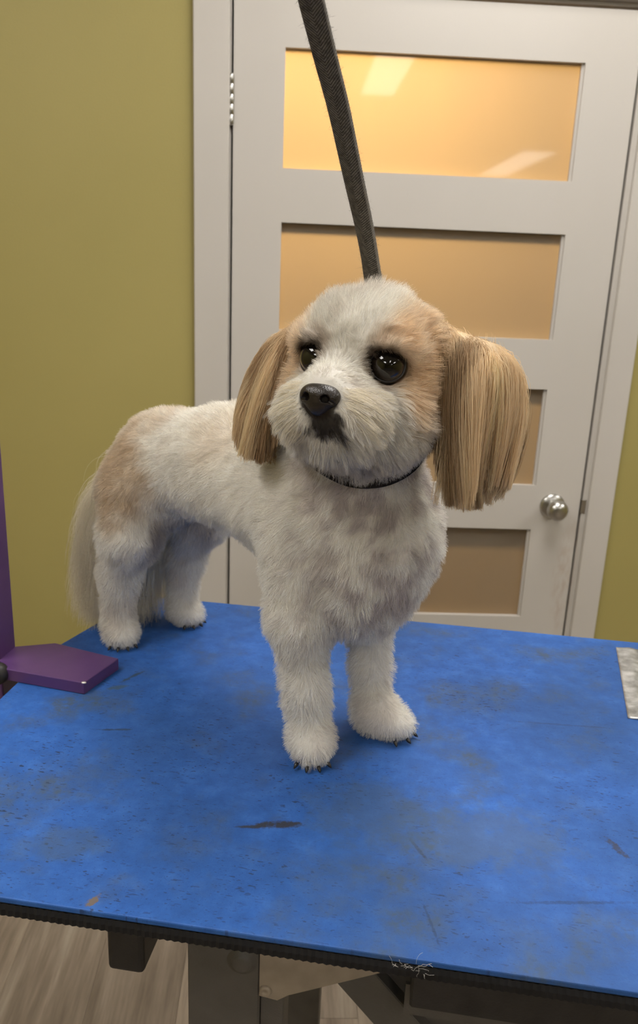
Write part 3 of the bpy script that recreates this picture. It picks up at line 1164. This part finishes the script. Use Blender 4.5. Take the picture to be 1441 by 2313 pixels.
# short plush coat over body, legs and head
wt = (1 - .97 * tr['ear']) * (1 - .8 * tr['tail']) * (1 + .9 * tr['head'])
NFUR = int(230000 * QUALITY)
P0, N0 = roots(wt, NFUR)
Rg = regions(P0)
h = Rg['h']
hd = Rg['head'] * (1 - Rg['ear'])
keep = P0[:, 2] > .0030
for c, s_ in EYES:       # nothing grows on the eyeballs
    dist = np.linalg.norm(h - c - np.array([.002, 0, 0]), axis=1)
    keep &= dist > ER + .0022
keep &= np.linalg.norm((h - NOSE_C) / np.array([1.0, 1.15, .9]), axis=1) > .0150
P0, N0, h, hd = P0[keep], N0[keep], h[keep], hd[keep]
Rg = {k: v[keep] for k, v in Rg.items()}
n = len(P0)
x, y, z = h[:, 0], h[:, 1], h[:, 2]
muz = hd * sstep(1.45 - np.sqrt(((x - .078) / .055) ** 2 + (y / .055) ** 2 + ((z + .032) / .045) ** 2), 0, .35)
eyed = np.min(np.stack([np.linalg.norm(h - c, axis=1) for c, s_ in EYES]), 0)
lips = hd * sstep(1.3 - np.sqrt(((x - .095) / .03) ** 2 + (y / .024) ** 2 + ((z + .033) / .019) ** 2), 0, .3)
Lh = .0105 + .004 * sstep(z, .02, .07)
Lh = Lh * (1 - .62 * sstep(.034 - eyed, 0, .014))
Lh = Lh * (1 - muz) + muz * .0135 * (1 - .45 * sstep(z, -.018, .0))
Lh = Lh * (1 - .55 * lips)
dnose = np.linalg.norm(h - NOSE_C, axis=1)
Lh = Lh * (.35 + .65 * sstep(dnose, .016, .036))
foot = sstep(.05 - P0[:, 2], 0, .03)
Lb = .0088 - .0022 * foot
L = Lb * (1 - hd) + Lh * hd
L *= rng.uniform(.72, 1.22, n) * (.82 + .36 * vnoise(P0, 60, 8))
down = np.tile(np.array([-.35, 0, -1.0]), (n, 1))
down[:, 0] += -.8 * sstep(P0[:, 2], .2, .26)
cb = tang(down, N0)
# head combing: back from the face on the skull, away from the nose on the muzzle
away = (h - NOSE_C)
away[:, 2] -= .010 * muz + .02 * sstep(-z, -.01, .04)
ch = tang(away @ HR.T, N0)
comb = unit(cb * (1 - hd[:, None]) + ch * hd[:, None])
lean = (.55 + .25 * (vnoise(P0, 45, 9) - .5)) * (1 - hd) + hd * (.50 + .85 * muz + .5 * sstep(.034 - eyed, 0, .014))
jit = rng.normal(0, .30, (n, 3))
swirl = np.stack([vnoise(P0, 85, s) - .5 for s in (21, 22, 23)], 1) * 1.3
K = 5
s = np.linspace(0, 1, K)[None, :, None]
d0 = unit(N0 * 1.0 + comb * lean[:, None] + jit + swirl * .55)
bend = comb * .45 + swirl * .9 + np.array([0, 0, -.25])
P = P0[:, None] + L[:, None, None] * (d0[:, None] * s + bend[:, None] * s ** 2 * .45)
P -= N0[:, None] * .0006
P = clump(P, N0, 9, .42 + .25 * muz)
P[..., 2] = np.maximum(P[..., 2], .0012)
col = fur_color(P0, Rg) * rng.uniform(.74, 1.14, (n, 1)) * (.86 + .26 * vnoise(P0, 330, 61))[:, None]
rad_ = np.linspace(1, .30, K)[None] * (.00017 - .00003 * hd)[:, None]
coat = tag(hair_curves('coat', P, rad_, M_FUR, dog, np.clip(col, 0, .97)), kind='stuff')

# longer wavy strands that fan out from beside the nose over the lips
NM = 2600
wtm = tr['head'] * (np.abs(tr['h'][:, 1]) > .010) * (tr['h'][:, 0] > .070) * (tr['h'][:, 2] < -.006) * (tr['h'][:, 2] > -.050)
P0, N0 = roots(wtm + 1e-9, NM)
h = to_head(P0)
qm = (h - np.array([.090, .007, -.0345])) / np.array([.036, .0250, .0185])
k_ = (np.linalg.norm(h - NOSE_C, axis=1) > .0185) & (h[:, 0] > .066) & (np.abs(h[:, 1]) > .010) & ((qm ** 2).sum(1) > 1.0)
P0, N0, h = P0[k_], N0[k_], h[k_]
n = len(P0)
aw = h - NOSE_C
aw[:, 0] -= .004
aw[:, 1] *= 1.6
aw[:, 2] -= .006
comb = tang(aw @ HR.T, N0)
K = 7
s = np.linspace(0, 1, K)[None, :, None]
L = rng.uniform(.012, .024, n)
d0 = unit(N0 * .55 + comb * 1.0 + rng.normal(0, .16, (n, 3)))
P = P0[:, None] + L[:, None, None] * (d0[:, None] * s + (comb * .35 - N0 * .5 + np.array([0, 0, -.35]))[:, None] * s ** 2 * .5)
side_ = unit(np.cross(N0, comb))
P += side_[:, None] * np.sin(s * 6 + 30 * vnoise(P0, 70, 71)[:, None, None]) * .0011 * s
P = clump(P, N0, 14, .6, 1.2)
col = np.array([.93, .86, .72])[None] * rng.uniform(.78, 1.05, (n, 1))
tag(hair_curves('muzzle_hair', P, np.repeat(np.linspace(1, .4, K)[None] * .00015, n, 0), M_FUR, dog, np.clip(col, 0, .97)), kind='stuff')

# long straight ear hair, cut off blunt at the bottom
wt = tr['ear']
NE = int(46000 * QUALITY)
P0, N0 = roots(wt + 1e-6, NE)
Rg = regions(P0)
k_ = Rg['ear'] > .5
P0, N0 = P0[k_], N0[k_]
Rg = {k: v[k_] for k, v in Rg.items()}
n = len(P0)
h = Rg['h']
Nh = N0 @ HR
left = h[:, 1] > 0
cut = np.where(left, -.100, -.092) + np.where(left, 20.0, 16.0) * np.maximum(np.abs(h[:, 1]) - np.where(left, .100, .078), 0) ** 2 + .006 * (vnoise(h, 60, 31) - .5) + rng.normal(0, .0018, n) - .03 * (np.abs(h[:, 1]) - .1)
cut = cut + .05 * np.maximum(np.abs(Nh[:, 1]) * np.sign(Nh[:, 1] * h[:, 1]), 0) ** 2 * .45
L = np.clip(h[:, 2] - cut, .006, .115) * np.where(rng.random(n) < .3, rng.uniform(.45, 1, n), 1.0)
K = 8
s = np.linspace(0, 1, K)[None, :, None]
wave = np.stack([vnoise(h * np.array([1, 1, .25]), 90, sd) - .5 for sd in (41, 42)], 1)
out = unit(Nh * np.array([1, 1, .3]) + rng.normal(0, .25, (n, 3)))
dn = np.zeros((n, 3))
dn[:, 2] = -1
dn[:, 0] = wave[:, 0] * .5 + Nh[:, 0] * .08
dn[:, 1] = np.sign(h[:, 1]) * np.where(left, .07, .10 + .26 * sstep(np.abs(h[:, 1]), .070, .105)) + wave[:, 1] * .28
puff = (.010 + .006 * rng.random(n))[:, None, None]
Q = h[:, None] + out[:, None] * puff * 1.0 * np.sin(np.pi * (.86 * s) ** .75) + unit(dn)[:, None] * L[:, None, None] * s ** 1.15
ph = rng.uniform(0, 6.28, (n, 1, 1))
Q[..., :2] += (.0019 * np.sin(s * 7 + ph + 8 * wave[:, :1, None]) * s)[..., 0][..., None] * np.array([1, .6])
Q = clump(Q, Nh, 26, .55, 1.2)
P = Q @ HR.T + HC
col = fur_color(P0, Rg)
strand = vnoise(h * np.array([1, 1, .15]), 260, 33)
lock = vnoise(h * np.array([1, 1, .2]), 95, 35)
mixb = sstep(.62 * lock + .38 * strand + .25 * sstep(h[:, 0], -.012, .012) * (1 - sstep(np.abs(h[:, 1]), .095, .112)), .34, .74)[:, None]
col = col * (1 - mixb) * (.92 + .3 * strand)[:, None] + np.array([.40, .275, .16]) * mixb * (.8 + .5 * strand)[:, None] * rng.uniform(.8, 1.18, (n, 1))
rad_ = np.linspace(1, .55, K)[None] * .00016
for sel in (left, ~left):
    tag(hair_curves('ear_hair', P[sel], np.repeat(rad_, sel.sum(), 0), M_FUR, dog, np.clip(col[sel], 0, .95)), kind='stuff')

# tail plume
P0, N0 = roots(tr['tail'] + 1e-7, int(36000 * QUALITY))
Rg = regions(P0)
k_ = Rg['tail'] > .5
P0, N0 = P0[k_], N0[k_]
Rg = {k: v[k_] for k, v in Rg.items()}
n = len(P0)
K = 7
s = np.linspace(0, 1, K)[None, :, None]
L = rng.uniform(.06, .13, n) * (.7 + .6 * vnoise(P0, 50, 51))
L = np.minimum(L, np.maximum(P0[:, 2] - .020, .02) * 1.12)
out = unit(N0 * np.array([.55, 1.0, .2]) + rng.normal(0, .35, (n, 3)))
P = P0[:, None] + out[:, None] * (.068 * rng.random((n, 1, 1)) ** .7) * (1 - (1 - s) ** 1.8) + np.array([-.10, 0, -1.0]) * L[:, None, None] * s ** 1.25
P = clump(P, N0, 30, .35, 1.3)
P[..., 2] = np.maximum(P[..., 2], .002)
col = np.array([.90, .83, .70])[None] * rng.uniform(.8, 1.15, (n, 1))
tag(hair_curves('tail_hair', P, np.repeat(np.linspace(1, .4, K)[None] * .00016, n, 0), M_FUR, dog, np.clip(col, 0, .95)), kind='stuff')

# --- eyes
def eye_mat():
    t = NT('dog_eye')
    sp = t.n('SeparateXYZ')
    t.set(sp, 0, t.n('TexCoord').outputs['Object'])
    c = t.math('DIVIDE', sp.outputs[0], ER)
    col = t.ramp(c, [(0.0, (.20, .16, .14)), (0.46, (.02, .014, .012)), (0.52, (.012, .007, .005)), (0.62, (.016, .010, .007)), (0.80, (.012, .008, .006)), (0.86, (.004, .003, .003)), (1.0, (.003, .003, .003))])
    t.pbr(col, 0.08, 0, 0.2, None, Coat_Weight=0.9, Coat_Roughness=0.02)
    return t.m


M_EYE = eye_mat()
M_LID = plain('eyelid_skin', (.014, .010, .009), 0.35, spec=.5, var=.2)
for c, s_ in EYES:
    bm = bmesh.new()
    bmesh.ops.create_uvsphere(bm, u_segments=40, v_segments=24, radius=ER)
    eo = mesh_obj('eye', bm, M_EYE, dog, True)
    eo.location = h2d(c)
    eo.rotation_euler = Matrix((HR @ rotm(s_ * rad(22), rad(3), 0)).tolist()).to_euler()
    # dark lid rim round the visible part of the ball
    bm = bmesh.new()
    rings = []
    for a in range(36):
        an = 2 * math.pi * a / 36
        ca_, sa_ = math.cos(an), math.sin(an)
        ry, rz = .0140, (.0126 if sa_ > 0 else .0130)
        cy, cz = ca_ * ry, sa_ * rz
        cx = math.sqrt(max(ER ** 2 - cy ** 2 - cz ** 2, 1e-8))
        ctr = Vector((cx, cy, cz)) * 1.02
        er = ctr.normalized()
        eo2 = Vector((-.6, ca_, sa_)).normalized()
        rings.append([bm.verts.new(ctr + (er * math.cos(b) + eo2 * math.sin(b)) * .0009) for b in [2 * math.pi * j / 8 for j in range(8)]])
    for i in range(36):
        a, b = rings[i], rings[(i + 1) % 36]
        for j in range(8):
            bm.faces.new((a[j], a[(j + 1) % 8], b[(j + 1) % 8], b[j]))
    mesh_obj('eyelid', bm, M_LID, eo, True)

# --- nose: a rounded leathery pad with two nostrils and a philtrum groove
sv = prims
prims = []
ell((0, 0, .001), (.0105, .0150, .0095), .004)
ell((-.002, .0075, .000), (.0090, .0085, .0080), .005)
ell((-.002, -.0075, .000), (.0090, .0085, .0080), .005)
ell((-.001, 0, -.007), (.0078, .0078, .0075), .005)
ell((-.008, 0, -.001), (.010, .0145, .0105), .005)
nose_pr = prims
prims = sv
lo2, hi2 = np.array([-.022, -.022, -.020]), np.array([.016, .022, .016])
vx = .0007
D2 = sdf_grid(nose_pr, lo2, hi2, vx)
ax = [lo2[i] + vx * np.arange(D2.shape[i]) for i in range(3)]
G = np.stack(np.meshgrid(*ax, indexing='ij'), -1)
for s_ in (-1, 1):
    pr = ('ell', np.array([.0080, s_ * .0078, -.0022]), np.array([.0065, .0036, .0030]), rotm(s_ * rad(28), 0, 0), None, .002)
    D2 = np.maximum(D2, -prim_d(pr, G))
    pr = ('cap', np.array([.0070, s_ * .0090, -.0032]), np.array([.0035, s_ * .0150, -.0050]), .0016, .0012, .002)
    D2 = np.maximum(D2, -prim_d(pr, G))
pr = ('cap', np.array([.0105, 0, -.0015]), np.array([.0080, 0, -.0150]), .0009, .0011, .002)
D2 = np.maximum(D2, -prim_d(pr, G))
NV, NF = surface_nets(D2, lo2, vx)


def nose_mat():
    t = NT('nose_leather')
    v = t.coord()
    vo = t.n('TexVoronoi')
    t.set(vo, 'Vector', v)
    vo.inputs['Scale'].default_value = 900
    col = t.ramp(t.noise(v, 180, 3), [(0.3, (.010, .008, .007)), (0.7, (.028, .020, .016))])
    t.pbr(col, 0.34, 0, 0.5, t.bump(vo.outputs[0], 0.35, 0.0006))
    return t.m


nose = np_mesh('nose', NV, NF, nose_mat(), dog)
nose.location = h2d(NOSE_C)
nose.scale = (1.05, 1.02, 1.02)
nose.rotation_euler = Matrix((HR @ rotm(0, rad(14), 0)).tolist()).to_euler()

# --- claws
M_CLAW = plain('dark_claw', (.016, .013, .011), 0.3, var=.2)


def claw(px, py, ang, ln=.0058):
    bm = lathe_bm([(0, -.002), (.0020, -.001), (.0021, .0015), (.0016, ln * .6), (.0004, ln), (0, ln)], 8)
    o = mesh_obj('claw', bm, M_CLAW, dog, True, (px, py, .0058))
    o.rotation_euler = (0, rad(122), ang)


for (fx, fy, a0, rx_) in ((-.010, -.049, rad(-40), .028), (.008, .048, rad(12), .035), (-.369, -.052, rad(-30), .028), (-.369, .052, rad(0), .028)):
    for da, rr in ((-40, .96), (-13, 1.02), (13, 1.02), (40, .96)):
        a = a0 + rad(da)
        claw(fx + math.cos(a) * rx_ * rr * .93, fy + math.sin(a) * rx_ * rr * .93, a)

# ------------------------------------------------------------------ grooming strap and neck loop
def strap_mat():
    t = NT('grey_woven_strap')
    v = t.coord()
    uvw = t.n('Attribute', attribute_name='weave')
    sp = t.n('SeparateXYZ')
    t.set(sp, 0, uvw.outputs['Vector'])
    # herringbone weave from the strap's own width / length
    ab = t.math('ABSOLUTE', sp.outputs[0])
    w = t.math('SINE', t.math('MULTIPLY', t.math('ADD', sp.outputs[1], ab), 2600.0))
    zig = t.math('MULTIPLY_ADD', w, .5, .5)
    col = t.mix(zig, (.070, .067, .063), (.26, .245, .23))
    col = t.mix(t.ramp(t.noise(v, 240, 4, .7), [(.35, .65), (.6, 0.)]), col, (.035, .033, .032))
    col = t.mix(t.ramp(t.math('MULTIPLY', ab, 100.0), [(.86, 0.), (.91, .75)]), col, (.30, .285, .27))
    t.pbr(col, .85, 0, .15, t.bump(zig, .5, .001))
    return t.m


M_STRAP = strap_mat()
strap = tag(empty('grooming_strap', (0, 0, 0)), 'grey woven strap hanging down to the loop round the dogs neck', 'strap')
_DM = Matrix.Translation(DOG_LOC) @ Matrix.Rotation(DOG_RZ, 4, 'Z')
SP = [Vector(p) for p in ((0.0005, -1.4021, 1.6345), (0.0046, -1.3774, 1.6237), (0.0085, -1.3589, 1.6143), (0.0203, -1.3313, 1.5870), (0.0329, -1.3053, 1.5579), (0.0484, -1.2696, 1.5161), (0.0618, -1.2374, 1.4813), (0.0727, -1.2070, 1.4492), (0.0799, -1.1725, 1.4256), (0.0850, -1.1490, 1.3750), (0.0840, -1.1500, 1.3200))]


def smooth_path(pts, m=8):
    out = []
    n = len(pts)
    for i in range(n - 1):
        p0, p1, p2, p3 = pts[max(i - 1, 0)], pts[i], pts[i + 1], pts[min(i + 2, n - 1)]
        for k in range(m):
            t = k / m
            out.append(.5 * ((2 * p1) + (p2 - p0) * t + (2 * p0 - 5 * p1 + 4 * p2 - p3) * t * t + (3 * p1 - p0 - 3 * p2 + p3) * t ** 3))
    out.append(pts[-1].copy())
    return out


path = smooth_path(SP, 10)
view_r = Vector((0.97, -0.10, 0.0)).normalized()
back = Vector((0.10, 0.97, 0.0)).normalized()
sides = []
for i, p in enumerate(path):
    t_ = i / (len(path) - 1)
    a_ = rad(-14 - 34 * min(1, t_ / .75))
    sides.append(view_r * math.cos(a_) + back * math.sin(a_))
SWID, STHK = .0185, .0052


def ribbon(name, path, sides, w, t, mat, parent):
    bm = sweep_bm(path, sides, None, w, t, .35)
    o = mesh_obj(name, bm, mat, parent)
    me = o.data
    # weave coordinates: signed place across the width, length along the strap
    att = me.attributes.new('weave', 'FLOAT_VECTOR', 'POINT')
    cum = [0.0]
    for a, b in zip(path, path[1:]):
        cum.append(cum[-1] + (b - a).length)
    m = len(me.vertices) // len(path)
    vals = []
    for i, p in enumerate(path):
        tan = (path[min(i + 1, len(path) - 1)] - path[max(i - 1, 0)]).normalized()
        sd = (sides[i] - tan * sides[i].dot(tan)).normalized()
        for k in range(m):
            vals += [(me.vertices[i * m + k].co - p).dot(sd), cum[i], 0.0]
    att.data.foreach_set('vector', vals)
    return o


ribbon('webbing', path, sides, SWID, STHK, M_STRAP, strap)
# frayed fibres along both edges
M_FRAY = plain('frayed_fibre', (.34, .32, .30), .9, var=.4, scale=500)
nf = 1500
ii = rng.integers(0, len(path) - 2, nf)
PB, DB_ = [], []
for i in ii:
    tt_ = rng.random()
    p = path[i].lerp(path[i + 1], tt_)
    tan = (path[i + 1] - path[i]).normalized()
    sd = (sides[i] - tan * sides[i].dot(tan)).normalized()
    nn_ = tan.cross(sd)
    e_ = 1 if rng.random() < .5 else -1
    PB.append(p + sd * e_ * SWID * .49 + nn_ * (rng.random() - .5) * STHK)
    DB_.append(sd * e_ * 1.0 + tan * rng.normal(0, .9) + nn_ * rng.normal(0, .7))
PB, DB_ = np.array(PB), unit(np.array(DB_))
K = 5
s = np.linspace(0, 1, K)[None, :, None]
P = PB[:, None] + DB_[:, None] * s * (rng.gamma(2.0, .0008, (nf, 1, 1))) + np.cumsum(rng.normal(0, .00016, (nf, K, 3)), 1)
tag(hair_curves('fray', P, np.linspace(1, .5, K)[None] * .00008, M_FRAY, strap), kind='stuff')

# loop round the neck: follows the surface of the coat
lc = np.array([-.002, -.008, .325])
lpts = []
for a in range(64):
    an = 2 * math.pi * a / 64
    dx, dy = math.cos(an), math.sin(an)
    s__ = .075 * (dx * .68 + dy * .73)
    c__ = .075 * (.66 * dx - .75 * dy)
    zz_ = .305 + 4.7 * (s__ - .01) ** 2 + (.075 - c__) * .3
    dr = np.array([dx, dy, (zz_ - lc[2]) / .075])
    r_ = .03
    while r_ < .12:
        q = lc + dr * r_
        g = ((q - lo) / VOX).round().astype(int)
        if D[g[0], g[1], g[2]] > 0:
            break
        r_ += .001
    lpts.append((dr, r_))
rs = np.array([r for _, r in lpts])
for _ in range(3):
    rs = (np.roll(rs, 1) + rs + np.roll(rs, -1)) / 3
lp_ = [_DM @ Vector((lc + dr * (r + .0050)).tolist()) for (dr, _), r in zip(lpts, rs)]
lp_ = lp_ + [lp_[0].copy()]
upv = (_DM.to_3x3() @ Vector((.058, -.305, 1.0))).normalized()
M_LOOP = plain('dark_brown_loop', (.020, .014, .011), .8, spec=.2, var=.3, scale=200)
ribbon('neck_loop', lp_, [upv] * len(lp_), .0095, .0040, M_LOOP, strap)
